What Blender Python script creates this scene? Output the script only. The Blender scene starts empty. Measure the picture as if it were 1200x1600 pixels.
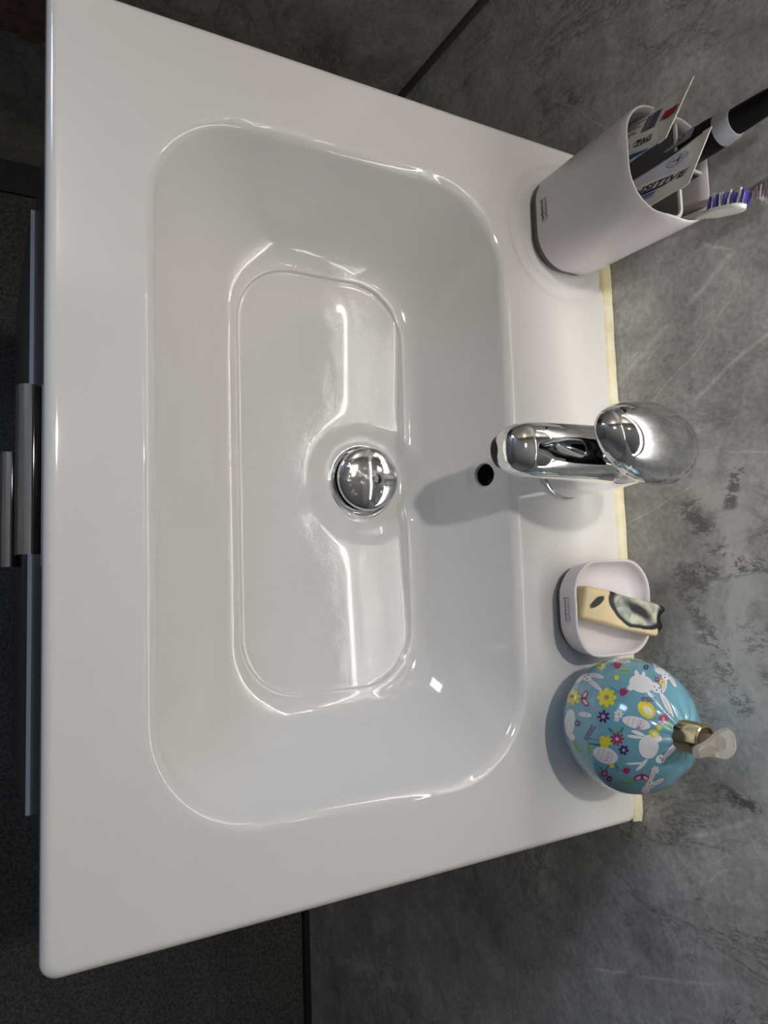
import bpy, bmesh, math, random
from math import sin, cos, pi, radians
from mathutils import Vector, Matrix
random.seed(7)
S = bpy.context.scene
COL = S.collection
# ---------------------------------------------------------------- camera (portrait picture, phone turned on its side)
cam = bpy.data.objects.new('camera', bpy.data.cameras.new('camera')); COL.objects.link(cam)
rx, dn, fw = Vector((0.0325, 0.8733, 0.4861)), Vector((0.9959, 0.0128, -0.0896)), Vector((-0.0845, 0.487, -0.8693))
rx.normalize(); fw = (fw - rx * fw.dot(rx)).normalized(); dn = fw.cross(rx)
mw = Matrix((rx, -dn, -fw)).transposed().to_4x4(); mw.translation = Vector((0.0801, -0.5071, 0.4715))
cam.matrix_world = mw
cam.data.sensor_fit = 'HORIZONTAL'; cam.data.sensor_width = 36; cam.data.lens = 36 * 1134.5 / 1200
cam.data.clip_start = .01
S.camera = cam
# ---------------------------------------------------------------- world, lights, exposure
w = bpy.data.worlds.new('world'); S.world = w; w.use_nodes = True
w.node_tree.nodes['Background'].inputs[0].default_value = (.5, .55, .62, 1)
w.node_tree.nodes['Background'].inputs[1].default_value = .03
S.view_settings.view_transform = 'Standard'; S.view_settings.look = 'None'
S.view_settings.exposure = .06; S.view_settings.gamma = 1; S.view_settings.use_curve_mapping = False
S.cycles.max_bounces = 10
def lamp(name, kind, loc, aim, power, color, **kw):
    l = bpy.data.lights.new(name, kind); l.energy = power; l.color = color
    for k, v in kw.items(): setattr(l, k, v)
    o = bpy.data.objects.new(name, l); COL.objects.link(o); o.location = loc
    o.rotation_euler = (Vector(aim) - Vector(loc)).to_track_quat('-Z', 'Y').to_euler()
    return o
# the ceiling downlight over the cup end (it throws the sharp shadows) and the cool daylight from the next room's window
CEIL = 1.55
lamp('downlight_lamp', 'SPOT', (-.29, -.36, CEIL - .02), (0, -.25, 0), 23, (1, .93, .84), spot_size=radians(125), spot_blend=.6, shadow_soft_size=.028)
lamp('window_daylight', 'AREA', (-1.55, -1.80, 1.15), (.1, -.25, 0), 13.0, (.60, .75, 1), shape="RECTANGLE", size=.55, size_y=.5)
MIRROR_GLOW = 20.0
BACK_GLOW = 50.0
# ---------------------------------------------------------------- helpers
def rgb(h):
    h = h.lstrip('#'); c = [int(h[i:i+2], 16) / 255 for i in (0, 2, 4)]
    return tuple((x / 12.92 if x <= .04045 else ((x + .055) / 1.055) ** 2.4) for x in c) + (1,)
def mat(name, color, rough=.5, metal=0, coat=0, **kw):
    m = bpy.data.materials.new(name); m.use_nodes = True
    b = m.node_tree.nodes['Principled BSDF']
    b.inputs['Base Color'].default_value = rgb(color) if isinstance(color, str) else tuple(color) + (1,)
    b.inputs['Roughness'].default_value = rough; b.inputs['Metallic'].default_value = metal
    b.inputs['Coat Weight'].default_value = coat; b.inputs['Coat Roughness'].default_value = .04
    for k, v in kw.items(): b.inputs[k.replace('_', ' ')].default_value = v
    return m
def N(m, t, **kw):
    n = m.node_tree.nodes.new(t)
    for k, v in kw.items(): setattr(n, k, v)
    return n
def L(m, a, b): m.node_tree.links.new(a, b)
def ramp(m, src, stops):
    r = N(m, 'ShaderNodeValToRGB'); L(m, src, r.inputs[0])
    e = r.color_ramp.elements
    while len(e) < len(stops): e.new(.5)
    for x, (p, c) in zip(e, stops): x.position = p; x.color = tuple(c) + (1,) if len(c) == 3 else c
    return r.outputs[0]
def noise(m, vec, scale, detail=6, rough=.6, dist=0):
    n = N(m, 'ShaderNodeTexNoise'); n.inputs['Scale'].default_value = scale; n.inputs['Detail'].default_value = detail
    n.inputs['Roughness'].default_value = rough; n.inputs['Distortion'].default_value = dist
    if vec is not None: L(m, vec, n.inputs['Vector'])
    return n.outputs['Fac']
def mth(m, op, a, b=None, c=None, clamp=False):
    n = N(m, 'ShaderNodeMath', operation=op, use_clamp=clamp)
    for i, x in enumerate((a, b, c)):
        if x is None: continue
        if isinstance(x, (int, float)): n.inputs[i].default_value = x
        else: L(m, x, n.inputs[i])
    return n.outputs[0]
def mix(m, fac, a, b, mode='MIX'):
    n = N(m, 'ShaderNodeMix', data_type='RGBA', blend_type=mode)
    for sock, x in ((n.inputs['Factor'], fac), (n.inputs[6], a), (n.inputs[7], b)):
        if isinstance(x, (int, float)): sock.default_value = x
        elif isinstance(x, tuple): sock.default_value = x if len(x) == 4 else x + (1,)
        else: L(m, x, sock)
    return n.outputs[2]
def bump(m, h, strength, dist=.001):
    n = N(m, 'ShaderNodeBump'); n.inputs['Strength'].default_value = strength; n.inputs['Distance'].default_value = dist
    L(m, h, n.inputs['Height']); L(m, n.outputs[0], m.node_tree.nodes['Principled BSDF'].inputs['Normal'])
def base_in(m): return m.node_tree.nodes['Principled BSDF'].inputs['Base Color']
def position(m): return N(m, 'ShaderNodeNewGeometry').outputs['Position']

def tag(o, label=None, cat=None, group=None, kind=None):
    if label: o['label'] = label
    if cat: o['category'] = cat
    if group: o['group'] = group
    if kind: o['kind'] = kind
    return o
def thing(name, loc, label, cat, group=None):
    o = bpy.data.objects.new(name, None); o.location = loc; o.empty_display_size = .02
    COL.objects.link(o); return tag(o, label, cat, group)
def origin(o):
    v = Vector((0, 0, 0))
    while o is not None: v += o.location; o = o.parent
    return v
def link(name, me, m, parent=None, loc=None, smooth=True):
    """mesh data are given in world metres; the object gets its own origin"""
    o = bpy.data.objects.new(name, me); COL.objects.link(o)
    if m: me.materials.append(m)
    po = origin(parent) if parent else Vector((0, 0, 0))
    if loc is None:
        loc = po.copy() if parent else sum((v.co for v in me.vertices), Vector()) / max(1, len(me.vertices))
    loc = Vector(loc)
    me.transform(Matrix.Translation(-loc))
    if parent: o.parent = parent
    o.location = loc - po
    if smooth is True: me.shade_smooth()
    elif smooth: 
        me.shade_smooth(); me.set_sharp_from_angle(angle=radians(smooth))
    me.update(); return o
def M(name, vs, fs, m, parent=None, loc=None, smooth=True):
    me = bpy.data.meshes.new(name); me.from_pydata([tuple(v) for v in vs], [], fs)
    bm = bmesh.new(); bm.from_mesh(me); bmesh.ops.recalc_face_normals(bm, faces=bm.faces); bm.to_mesh(me); bm.free()
    return link(name, me, m, parent, loc, smooth)
def box_data(x0, x1, y0, y1, z0, z1, bev=0, seg=2):
    bm = bmesh.new(); bmesh.ops.create_cube(bm, size=1)
    for v in bm.verts: v.co = Vector(((x0+x1)/2 + v.co.x*(x1-x0), (y0+y1)/2 + v.co.y*(y1-y0), (z0+z1)/2 + v.co.z*(z1-z0)))
    if bev: bmesh.ops.bevel(bm, geom=bm.edges[:], offset=bev, segments=seg, profile=.5, affect='EDGES')
    return bm
def bmo(name, bm, m, parent=None, loc=None, smooth=35):
    me = bpy.data.meshes.new(name); bm.to_mesh(me); bm.free(); return link(name, me, m, parent, loc, smooth)
def box(name, x0, x1, y0, y1, z0, z1, m, parent=None, bev=0, loc=None):
    return bmo(name, box_data(x0, x1, y0, y1, z0, z1, bev), m, parent, loc)
def loft(rings, cap0=True, cap1=True, closed=True):
    n = len(rings[0]); vs = [p for r in rings for p in r]; fs = []
    for i in range(len(rings)-1):
        for j in range(n if closed else n-1):
            k = (j+1) % n; fs.append((i*n+j, i*n+k, (i+1)*n+k, (i+1)*n+j))
    if cap0: fs.append(tuple(range(n)))
    if cap1: fs.append(tuple(range((len(rings)-1)*n, len(rings)*n)))
    return vs, fs
def rrect(x0, x1, y0, y1, r, z=0, m=8, c=8):
    """closed loop, m points on every side and c on every corner, always in the same order"""
    r = min(r, (x1-x0)/2 - 1e-6, (y1-y0)/2 - 1e-6); P = []
    if isinstance(m, int): m = (m, m)
    for (ax, ay, bx, by, cx, cy, a0, k) in ((x0+r, y0, x1-r, y0, x1-r, y0+r, -90, m[0]), (x1, y0+r, x1, y1-r, x1-r, y1-r, 0, m[1]),
                                     (x1-r, y1, x0+r, y1, x0+r, y1-r, 90, m[0]), (x0, y1-r, x0, y0+r, x0+r, y0+r, 180, m[1])):
        for i in range(k): t = i / k; P.append((ax + (bx-ax)*t, ay + (by-ay)*t, z))
        for i in range(c): a = radians(a0 + 90*i/c); P.append((cx + r*cos(a), cy + r*sin(a), z))
    return P
def circ(c, r, n=32, ax=(0, 0, 1), ry=None, phase=0):
    ax = Vector(ax).normalized(); u = ax.cross(Vector((0, 1, 0)) if abs(ax.y) < .9 else Vector((1, 0, 0))).normalized(); v = ax.cross(u)
    return [tuple(Vector(c) + u*(r*cos(2*pi*i/n+phase)) + v*((ry or r)*sin(2*pi*i/n+phase))) for i in range(n)]
def lathe(c, prof, n=48, ax=(0, 0, 1)):
    ax = Vector(ax).normalized(); return [circ(Vector(c) + ax*h, max(r, 1e-5), n, ax) for r, h in prof]
def lobj(name, c, prof, m, parent=None, n=48, ax=(0, 0, 1), smooth=40):
    vs, fs = loft(lathe(c, prof, n, ax)); return M(name, vs, fs, m, parent, None, smooth)
def text_mesh(s, size, bold=0, shear=0, ital=0):
    cu = bpy.data.curves.new('text', 'FONT'); cu.body = s; cu.size = size; cu.offset = bold; cu.shear = shear
    cu.align_x = 'CENTER'; cu.align_y = 'CENTER'; cu.resolution_u = 3
    ob = bpy.data.objects.new('text', cu); COL.objects.link(ob)
    dg = bpy.context.evaluated_depsgraph_get(); dg.update()
    me = bpy.data.meshes.new_from_object(ob.evaluated_get(dg))
    vs = [v.co.copy() for v in me.vertices]; fs = [tuple(p.vertices) for p in me.polygons]
    bpy.data.objects.remove(ob); bpy.data.curves.remove(cu); bpy.data.meshes.remove(me)
    return vs, fs
def sub_tri(vs, fs, maxlen):
    bm = bmesh.new(); V = [bm.verts.new(v) for v in vs]
    for f in fs:
        try: bm.faces.new([V[i] for i in f])
        except ValueError: pass
    bmesh.ops.triangulate(bm, faces=bm.faces[:])
    for _ in range(6):
        e = [e for e in bm.edges if e.calc_length() > maxlen]
        if not e: break
        bmesh.ops.subdivide_edges(bm, edges=e, cuts=1); bmesh.ops.triangulate(bm, faces=bm.faces[:])
    bm.verts.index_update()
    r = [v.co.copy() for v in bm.verts], [tuple(v.index for v in f.verts) for f in bm.faces]; bm.free(); return r

# ---------------------------------------------------------------- wall tile material
WY = .006
def stone(name, veins=(), blots=(), pale=(), tint=(1, 1, 1), joints=False):
    m = mat(name, (.2, .2, .2), .42); pos = position(m)
    dn_ = N(m, 'ShaderNodeTexNoise'); dn_.inputs['Scale'].default_value = 22; dn_.inputs['Detail'].default_value = 4; L(m, pos, dn_.inputs['Vector'])
    ofs = N(m, 'ShaderNodeVectorMath', operation='MULTIPLY_ADD'); L(m, dn_.outputs['Color'], ofs.inputs[0])
    ofs.inputs[1].default_value = (.012, 0, .012); L(m, pos, ofs.inputs[2])
    sb = N(m, 'ShaderNodeVectorMath', operation='SUBTRACT'); L(m, ofs.outputs[0], sb.inputs[0]); sb.inputs[1].default_value = (.006, 0, .006)
    wob = sb.outputs[0]
    a = noise(m, wob, 5.5, 5, .55, .6); b = noise(m, pos, 26, 9, .68, .4); f = noise(m, pos, 240, 3, .6)
    v = mth(m, 'ADD', mth(m, 'MULTIPLY', a, .50), mth(m, 'MULTIPLY', b, .50))
    T = lambda g: tuple(g*t for t in tint)
    c = ramp(m, v, [(.34, T(.26)), (.44, T(.42)), (.54, T(.54)), (.64, T(.70))])
    c = mix(m, .35, c, ramp(m, f, [(.32, (.40,)*3), (.68, (1.4,)*3)]), 'MULTIPLY')
    mp = N(m, 'ShaderNodeMapping'); mp.inputs['Scale'].default_value = (1, 1, .55); mp.inputs['Rotation'].default_value = (0, .5, 0); L(m, wob, mp.inputs[0])
    r1 = noise(m, mp.outputs[0], 17, 10, .72, 1.2); r2 = noise(m, pos, 5, 3, .5)
    crack = mth(m, 'MULTIPLY', ramp(m, mth(m, 'ABSOLUTE', mth(m, 'SUBTRACT', r1, .5)), [(0, (1,)*3), (.022, (0,)*3)]), ramp(m, r2, [(.47, (0,)*3), (.56, (1,)*3)]))
    c = mix(m, mth(m, 'MULTIPLY', crack, .72), c, T(.14))
    r3 = noise(m, wob, 9, 11, .74, .8); r4 = noise(m, pos, 3.1, 3, .5)
    hair = mth(m, 'MULTIPLY', ramp(m, mth(m, 'ABSOLUTE', mth(m, 'SUBTRACT', r3, .5)), [(0, (1,)*3), (.006, (0,)*3)]), ramp(m, r4, [(.50, (0,)*3), (.60, (1,)*3)]))
    c = mix(m, mth(m, 'MULTIPLY', hair, .45), c, T(.85))
    pit = ramp(m, mth(m, 'ADD', noise(m, pos, 150, 5, .7), mth(m, 'MULTIPLY', r2, .22)), [(.80, (0,)*3), (.83, (1,)*3)])
    c = mix(m, mth(m, 'MULTIPLY', pit, .5), c, T(.16))
    def seg(p, q, w, soft, src):
        P = N(m, 'ShaderNodeVectorMath', operation='SUBTRACT'); L(m, src, P.inputs[0]); P.inputs[1].default_value = (p[0], WY, p[1])
        d = Vector((q[0]-p[0], 0, q[1]-p[1]))
        dt = N(m, 'ShaderNodeVectorMath', operation='DOT_PRODUCT'); L(m, P.outputs[0], dt.inputs[0]); dt.inputs[1].default_value = d / d.length_squared
        t = mth(m, 'MULTIPLY', dt.outputs['Value'], 1.0, clamp=True)
        s = N(m, 'ShaderNodeVectorMath', operation='SCALE'); s.inputs[0].default_value = d; L(m, t, s.inputs['Scale'])
        e = N(m, 'ShaderNodeVectorMath', operation='DISTANCE'); L(m, P.outputs[0], e.inputs[0]); L(m, s.outputs[0], e.inputs[1])
        mr = N(m, 'ShaderNodeMapRange', interpolation_type='SMOOTHSTEP'); L(m, e.outputs['Value'], mr.inputs[0])
        mr.inputs[1].default_value = w*(1-soft); mr.inputs[2].default_value = w; mr.inputs[3].default_value = 1; mr.inputs[4].default_value = 0
        return mr.outputs[0]
    def many(lst, src, soft):
        tot = None
        for pts, w_, k in lst:
            one = None
            for p, q in zip(pts, pts[1:]):
                s = seg(p, q, w_, soft, src); one = s if one is None else mth(m, 'MAXIMUM', one, s)
            one = mth(m, 'MULTIPLY', one, k); tot = one if tot is None else mth(m, 'MAXIMUM', tot, one)
        return tot
    if pale:
        g = many(pale, wob, .9)
        br = ramp(m, noise(m, wob, 24, 6, .6, .5), [(.40, (0,)*3), (.52, (1,)*3)])
        c = mix(m, mth(m, 'MULTIPLY', g, br), c, T(.74))
    if blots:
        g = many(blots, wob, .9)
        br = ramp(m, mth(m, 'ADD', noise(m, mp.outputs[0], 78, 12, .86, .25), mth(m, 'MULTIPLY', g, .10)), [(.585, (0,)*3), (.612, (1,)*3)])
        c = mix(m, mth(m, 'MULTIPLY', mth(m, 'MULTIPLY', g, br), .85, clamp=True), c, T(.13))
    if veins:
        g = many(veins, wob, .95)
        g = mth(m, 'MULTIPLY', g, ramp(m, b, [(.38, (.12,)*3), (.58, (1,)*3)]))
        c = mix(m, g, c, T(.95))
    L(m, c, base_in(m)); bump(m, mth(m, 'SUBTRACT', b, mth(m, 'MULTIPLY', crack, .25)), .25, .002)
    return m
VEINS = [
 ([(-.085,.002),(-.129,.072),(-.144,.105),(-.162,.129),(-.161,.149)],.0045,.32), ([(-.181,.101),(-.162,.129)],.002,.4), ([(-.094,-.001),(-.113,.037)],.0012,.35),
 ([(-.064,.043),(-.085,.077),(-.124,.122)],.0011,.55), ([(-.054,.086),(-.08,.13),(-.09,.154)],.003,.55), ([(.044,.002),(.025,.056),(.014,.077)],.0012,.5),
 ([(-.013,.085),(0,.149)],.0012,.4), ([(-.419,.014),(-.373,.053)],.002,.25), ([(-.418,-.071),(-.373,-.027),(-.331,.008)],.0018,.3), ([(-.496,-.036),(-.486,-.086)],.004,.3),
 ([(.325,-.004),(.302,.058)],.0018,.25), ([(.302,.058),(.283,.093),(.275,.107)],.003,.85), ([(.333,.067),(.322,.078),(.314,.098)],.0016,.5),
 ([(.316,.075),(.285,.114)],.0014,.4), ([(.279,.101),(.302,.114)],.0016,.5), ([(.456,-.063),(.444,-.021),(.431,.017),(.403,.085)],.0022,.45),
 ([(.248,.065),(.258,.075)],.001,.6), ([(.718,-.685),(.686,-.615),(.676,-.581),(.636,-.469)],.007,.3), ([(.71,-.594),(.653,-.461)],.004,.25), ([(.626,-.43),(.674,-.445)],.004,.25)]
BLOTS = [
 ([(.005,.122),(.036,.109)],.013,1.0), ([(.038,.074),(.076,.1)],.026,.9), ([(.086,.058),(.084,.13)],.016,1.0), ([(.082,.058),(.103,.084)],.012,.9),
 ([(.262,.08),(.264,.115)],.013,1.0), ([(-.381,-.074),(-.42,-.078)],.022,.75), ([(-.40,-.05),(-.37,-.01)],.016,.7), ([(-.46,-.09),(-.496,-.096)],.02,.6), ([(-.046,.084),(-.073,.082)],.006,.8), ([(.341,.05),(.37,.065)],.010,.7),
 ([(.443,-.049),(.37,-.006)],.020,.45), ([(.09,.057),(.189,.108)],.022,.85), ([(.13,.12),(.2,.15)],.03,.7), ([(.43,.04),(.47,.1)],.02,.4)]
PALE = [([(.01,.10),(.14,.112)],.045,.75), ([(.14,.1),(.25,.14)],.05,.5), ([(.20,.03),(.30,.10)],.02,.3)]
stone_back = stone('grey_marbled_wall_tile', VEINS, BLOTS, PALE, (1, .985, .955))
stone_side = stone('brown_grey_marbled_wall_tile', tint=(.88, .83, .76))
floor_m = mat('speckled_floor', (.1, .1, .1), .75); _p = position(floor_m)
L(floor_m, mix(floor_m, .8, ramp(floor_m, noise(floor_m, _p, 240, 4, .75), [(.38, (.025, .024, .022)), (.62, (.105, .099, .090))]), ramp(floor_m, noise(floor_m, _p, 7, 3, .5), [(.3, (.6,)*3), (.7, (1.1,)*3)]), 'MULTIPLY'), base_in(floor_m))
bump(floor_m, noise(floor_m, _p, 170, 4, .7), .5, .003)
ceil_m = mat('painted_ceiling', '#cfccc6', .8)
black_m = mat('shade_black', (.006, .006, .006), .6)  # black that stands in for shade along the foot of the walls

# ---------------------------------------------------------------- room shell
XL, XR, YF, ZF, XF = -.59, 1.7, -2.1, -.77, -1.75
def struct(o): return tag(o, kind='structure')
struct(box('wall_back', XF-.1, XR+.1, WY, WY+.1, ZF+.012, CEIL, stone_back))
struct(box('wall_left', XL-.1, XL, -.80, WY, ZF+.006, CEIL, stone_side))
struct(box('wall_far_left', XF-.1, XF, YF, WY, ZF, CEIL, stone_side))
struct(box('wall_right', XR, XR+.1, YF, WY, ZF, CEIL, stone_side))
struct(box('wall_front', XF-.1, XR+.1, YF-.1, YF, ZF, CEIL, stone_side))
struct(box('floor', XF-.1, XR+.1, YF, WY+.1, ZF-.1, ZF, floor_m))
struct(box('ceiling', XF-.1, XR+.1, YF-.1, WY+.1, CEIL, CEIL+.1, ceil_m))
struct(box('shade_strip_back', XL, XR, WY-.010, WY+.02, ZF, ZF+.012, black_m))  # narrow black strip in place of the shadow gap under the tiles
struct(box('shade_strip_left', XL-.02, XL+.052, -.80, WY-.010, ZF, ZF+.006, black_m))  # flat black strip drawn as the shadow band on the floor
struct(box('trim_1', XL, XL+.007, WY-.007, WY, ZF+.012, CEIL, mat('dark_corner_grout', (.075, .068, .06), .8)))
# ---------------------------------------------------------------- washbasin
cer = mat('white_glazed_ceramic', (.80, .79, .775), .07, coat=.6, IOR=1.5)
_p = position(cer); _s = N(cer, 'ShaderNodeSeparateXYZ'); L(cer, _p, _s.inputs[0])
_lo = N(cer, 'ShaderNodeMapRange'); L(cer, _s.outputs[2], _lo.inputs[0]); _lo.inputs[1].default_value = -.075; _lo.inputs[2].default_value = -.088
bump(cer, mth(cer, 'MULTIPLY', mth(cer, 'ADD', mth(cer, 'MULTIPLY', noise(cer, _p, 34, 2, .5), 1.9), mth(cer, 'MULTIPLY', noise(cer, _p, 520, 2, .5), .26)), mth(cer, 'MULTIPLY_ADD', _lo.outputs[0], .92, .08)), .22, .0012)
DR = Vector((-.002, -.210, 0)); OV = Vector((-.002, -.124)); CUP = Vector((-.222, -.046))
def basin():
    mm, c = (150, 110), 26
    Z = []; rings = []
    O = (-.305, .305, -.474, .0050)
    RIM = (-.2405, .2400, -.4095, -.1185, .072)
    FLO = (-.180, .1765, -.3265, -.1705, .050)
    def ring(a, z): rings.append(rrect(a[0], a[1], a[2], a[3], a[4], z, mm, c))
    def grow(a, d, r=None): return (a[0]-d, a[1]+d, a[2]-d, a[3]+d, (a[4] if r is None else r))
    o = O + (.0062,)
    ring(grow(o, -.012), -.019); ring(grow(o, -.002), -.0185); ring(grow(o, 0), -.016)
    R_ = .006
    for i in range(8): a = pi/2*i/7; ring(grow(o, -R_*(1-cos(a)), .010), -R_ + R_*sin(a))
    A = grow(o, -R_-.001, .010); B = grow(RIM, .0075, .079)
    for i in range(1, 62):
        t = i/61; ring(tuple(p+(q-p)*t for p, q in zip(A, B)), -.0012*t)
    for i in range(1, 9):
        a = pi/2*.72*i/8; ring(grow(RIM, .0075-.010*sin(a), .079-.010*sin(a)), -.0012-.010*(1-cos(a)))
    C0 = grow(RIM, .0075-.010*sin(pi/2*.72), .079-.010*sin(pi/2*.72)); z0 = -.0012-.010*(1-cos(pi/2*.72))
    for i in range(1, 46):
        t = i/45; k = 1-(1-t)**1.0
        zz = z0 + (-.0865-z0)*(sin(t*pi/2)**.92)
        ring(tuple(p+(q-p)*k for p, q in zip(C0, FLO)), zz)
    for d, z in ((.0004, -.0869), (.0010, -.0876), (.0014, -.0883), (.0022, -.0886)): ring(grow(FLO, -d, FLO[4]-d), z)
    F1 = grow(FLO, -.0022, FLO[4]-.0022); hr = .0325
    H = (DR.x-hr, DR.x+hr, DR.y-hr, DR.y+hr, hr)
    for i in range(1, 33):
        t = i/32; ring(tuple(p+(q-p)*t for p, q in zip(F1, H)), -.0886-.0045*t)
    n = len(rings[0])
    for r_, z in ((hr-.001, -.0945), (hr-.0035, -.098), (hr-.004, -.13)): ring((DR.x-r_, DR.x+r_, DR.y-r_, DR.y+r_, r_), z)
    def sst(x): x = max(0, min(1, x)); return x*x*(3-2*x)
    for q, r in enumerate(rings):
        for j, (x, y, z) in enumerate(r):
            if q > 10 and z > -.01:                       # shallow round tumbler recess under the cup
                d = math.hypot(x-CUP.x, y-CUP.y); z -= .0018*(1-sst((d-.0595)/.0055)) + .0012*(1-sst((d-.047)/.004))
            if z < -.06:                                  # dished ring round the waste
                d = math.hypot(x-DR.x, y-DR.y); z = z + (-.0955 - z)*(1-sst((d-.036)/.020)) if q < len(rings)-3 else z
            d = math.hypot(x-OV.x, (z+.030))
            if q > 70 and y > -.16 and z > -.07: y += .0045*(1-sst(d/.017))
            r[j] = (x, y, z)
    vs, fs = loft(rings, False, False)
    ob = M('washbasin', vs, fs, cer, None, (0, -.24, -.02), True)
    return ob
sink = basin()
tag(sink, 'white glazed ceramic washbasin with a wide rectangular bowl on the vanity unit', 'washbasin')
# overflow: flared ceramic lip and dark throat set into the back slope of the bowl
def on_back(x, z):
    best = None
    return best
bpy.context.view_layer.update()
from mathutils.bvhtree import BVHTree
_bm = bmesh.new(); _bm.from_mesh(sink.data); _tree = BVHTree.FromBMesh(_bm); _bm.free()
def drop(x, y, z0=.2):
    h = _tree.ray_cast(Vector((x, y, z0)) - sink.location, Vector((0, 0, -1)))
    return h[0] + sink.location, h[1]
def toward(p, d):
    h = _tree.ray_cast(Vector(p) - sink.location, Vector(d).normalized()); return h[0] + sink.location, h[1]
ovp, ovn = toward((OV.x, -.3, -.030), (0, 1, 0))
if ovn.y > 0: ovn = -ovn
blackhole = mat('black_hole_shade', (.004, .004, .004), .5)  # black colour stands in for the shade down the holes
def cut_overflow(R=.0105):
    me = sink.data; bm = bmesh.new(); bm.from_mesh(me); c = ovp - sink.location; ux = Vector((1, 0, 0)); uy = ovn.cross(ux).normalized()
    pl = lambda v: Vector(((v.co-c).dot(ux), (v.co-c).dot(uy)))
    near = lambda f: (f.calc_center_median()-c).length < .04
    bmesh.ops.subdivide_edges(bm, edges=list({e for f in bm.faces if (f.calc_center_median()-c).length < .022 for e in f.edges}), cuts=2, use_grid_fill=True)
    kill = [f for f in bm.faces if near(f) and pl_c(f, pl) < R]
    bmesh.ops.delete(bm, geom=kill, context='FACES')
    edge_ = [e for e in bm.edges if e.is_boundary and (e.verts[0].co-c).length < .02 and (e.verts[1].co-c).length < .02]
    vv = {v for e in edge_ for v in e.verts}
    for v in vv:
        q = pl(v); h_ = (v.co-c).dot(ovn); q = q.normalized()*R; v.co = c + ux*q.x + uy*q.y + ovn*h_
    cur = edge_
    for dr, dh in ((-.0005, -.0003), (-.0004, -.0007), (-.0001, -.0014), (0, -.020)):
        g = bmesh.ops.extrude_edge_only(bm, edges=cur)['geom']; cur = [e for e in g if isinstance(e, bmesh.types.BMEdge) and e.is_boundary]
        for v in {v for e in cur for v in e.verts}:
            q = pl(v); q = q.normalized()*(q.length+dr); v.co = c + ux*q.x + uy*q.y + ovn*((v.co-c).dot(ovn)+dh)
    bmesh.ops.recalc_face_normals(bm, faces=bm.faces); bm.to_mesh(me); bm.free(); me.shade_smooth()
def pl_c(f, pl):
    return min(pl(v).length for v in f.verts)
cut_overflow()
vs, fs = loft(lathe(ovp-ovn*.0016, [(.0096, 0), (.0094, -.001), (.0092, -.014), (.0001, -.014)], 40, ovn), False, True)
M('overflow_hole', vs, fs, blackhole, sink)['label'] = 'black round overflow hole in the back slope of the bowl'
# sealant bead
seal_m = mat('yellowed_silicone', '#e6dfba', .35); _p = position(seal_m)
L(seal_m, ramp(seal_m, noise(seal_m, _p, 30, 5, .6), [(.3, rgb('#d8cc94')), (.6, rgb('#efe9cc'))]), base_in(seal_m)); bump(seal_m, noise(seal_m, _p, 220, 3), .3, .001)
rg = []
for i in range(61):
    x = -.3055 + .6098*i/60; k = .00022*sin(i*1.7)+.0002*sin(i*.6)
    if i in (0, 60): k -= .002
    rg.append([(x, WY-.0063, -.0035), (x, WY-.0092-k, -.0016), (x, WY-.0074-k*.5, .0004), (x, WY-.0040, .0019+k), (x, WY-.0014, .0036+k), (x, WY-.0004, .0044+k), (x, WY-.0004, -.0035)])
vs, fs = loft(rg); tag(M('sealant_bead', vs, fs, seal_m, None, None, 50), 'yellowed silicone sealant bead between the back edge of the basin and the wall', 'sealant')

chrome = mat('chrome', (.86, .87, .88), .05, 1)
_p = position(chrome)
worn = mat('chrome_with_water_marks', (.74, .75, .77), .12, 1)
_p = position(worn)
L(worn, ramp(worn, noise(worn, _p, 160, 6, .7), [(.55, (.07,)*3), (.75, (.45,)*3)]), worn.node_tree.nodes['Principled BSDF'].inputs['Roughness'])
# pop-up waste
dz = -.0955
pw = thing('pop_up_waste', (DR.x, DR.y, dz), 'round chrome pop-up waste with water marks in the drain of the bowl', 'drain')
lobj('waste_flange', (DR.x, DR.y, dz), [(.0292, -.012), (.0296, -.0003), (.0308, .0006), (.0322, .0006), (.0330, -.0002), (.0326, -.003)], chrome, pw)
lobj('drain_throat', (DR.x, DR.y, dz), [(.0284, -.014), (.0284, -.006)], blackhole, pw)
tl = Vector((.05, -.17, 1)).normalized(); cc = Vector((DR.x-.0012, DR.y+.0010, dz+.0062))
prof = [(.0262, -.0020), (.0276, .0000), (.0280, .0020), (.0276, .0034), (.0262, .0044), (.0235, .0053), (.019, .0062), (.013, .0069), (.007, .0073), (.0001, .0074)]
lobj('waste_cap', cc, prof, worn, pw, 64, tl)['label'] = 'slightly domed chrome cap, tilted'
lobj('stem', cc, [(.004, -.016), (.004, -.001)], chrome, pw, 16)

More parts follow.
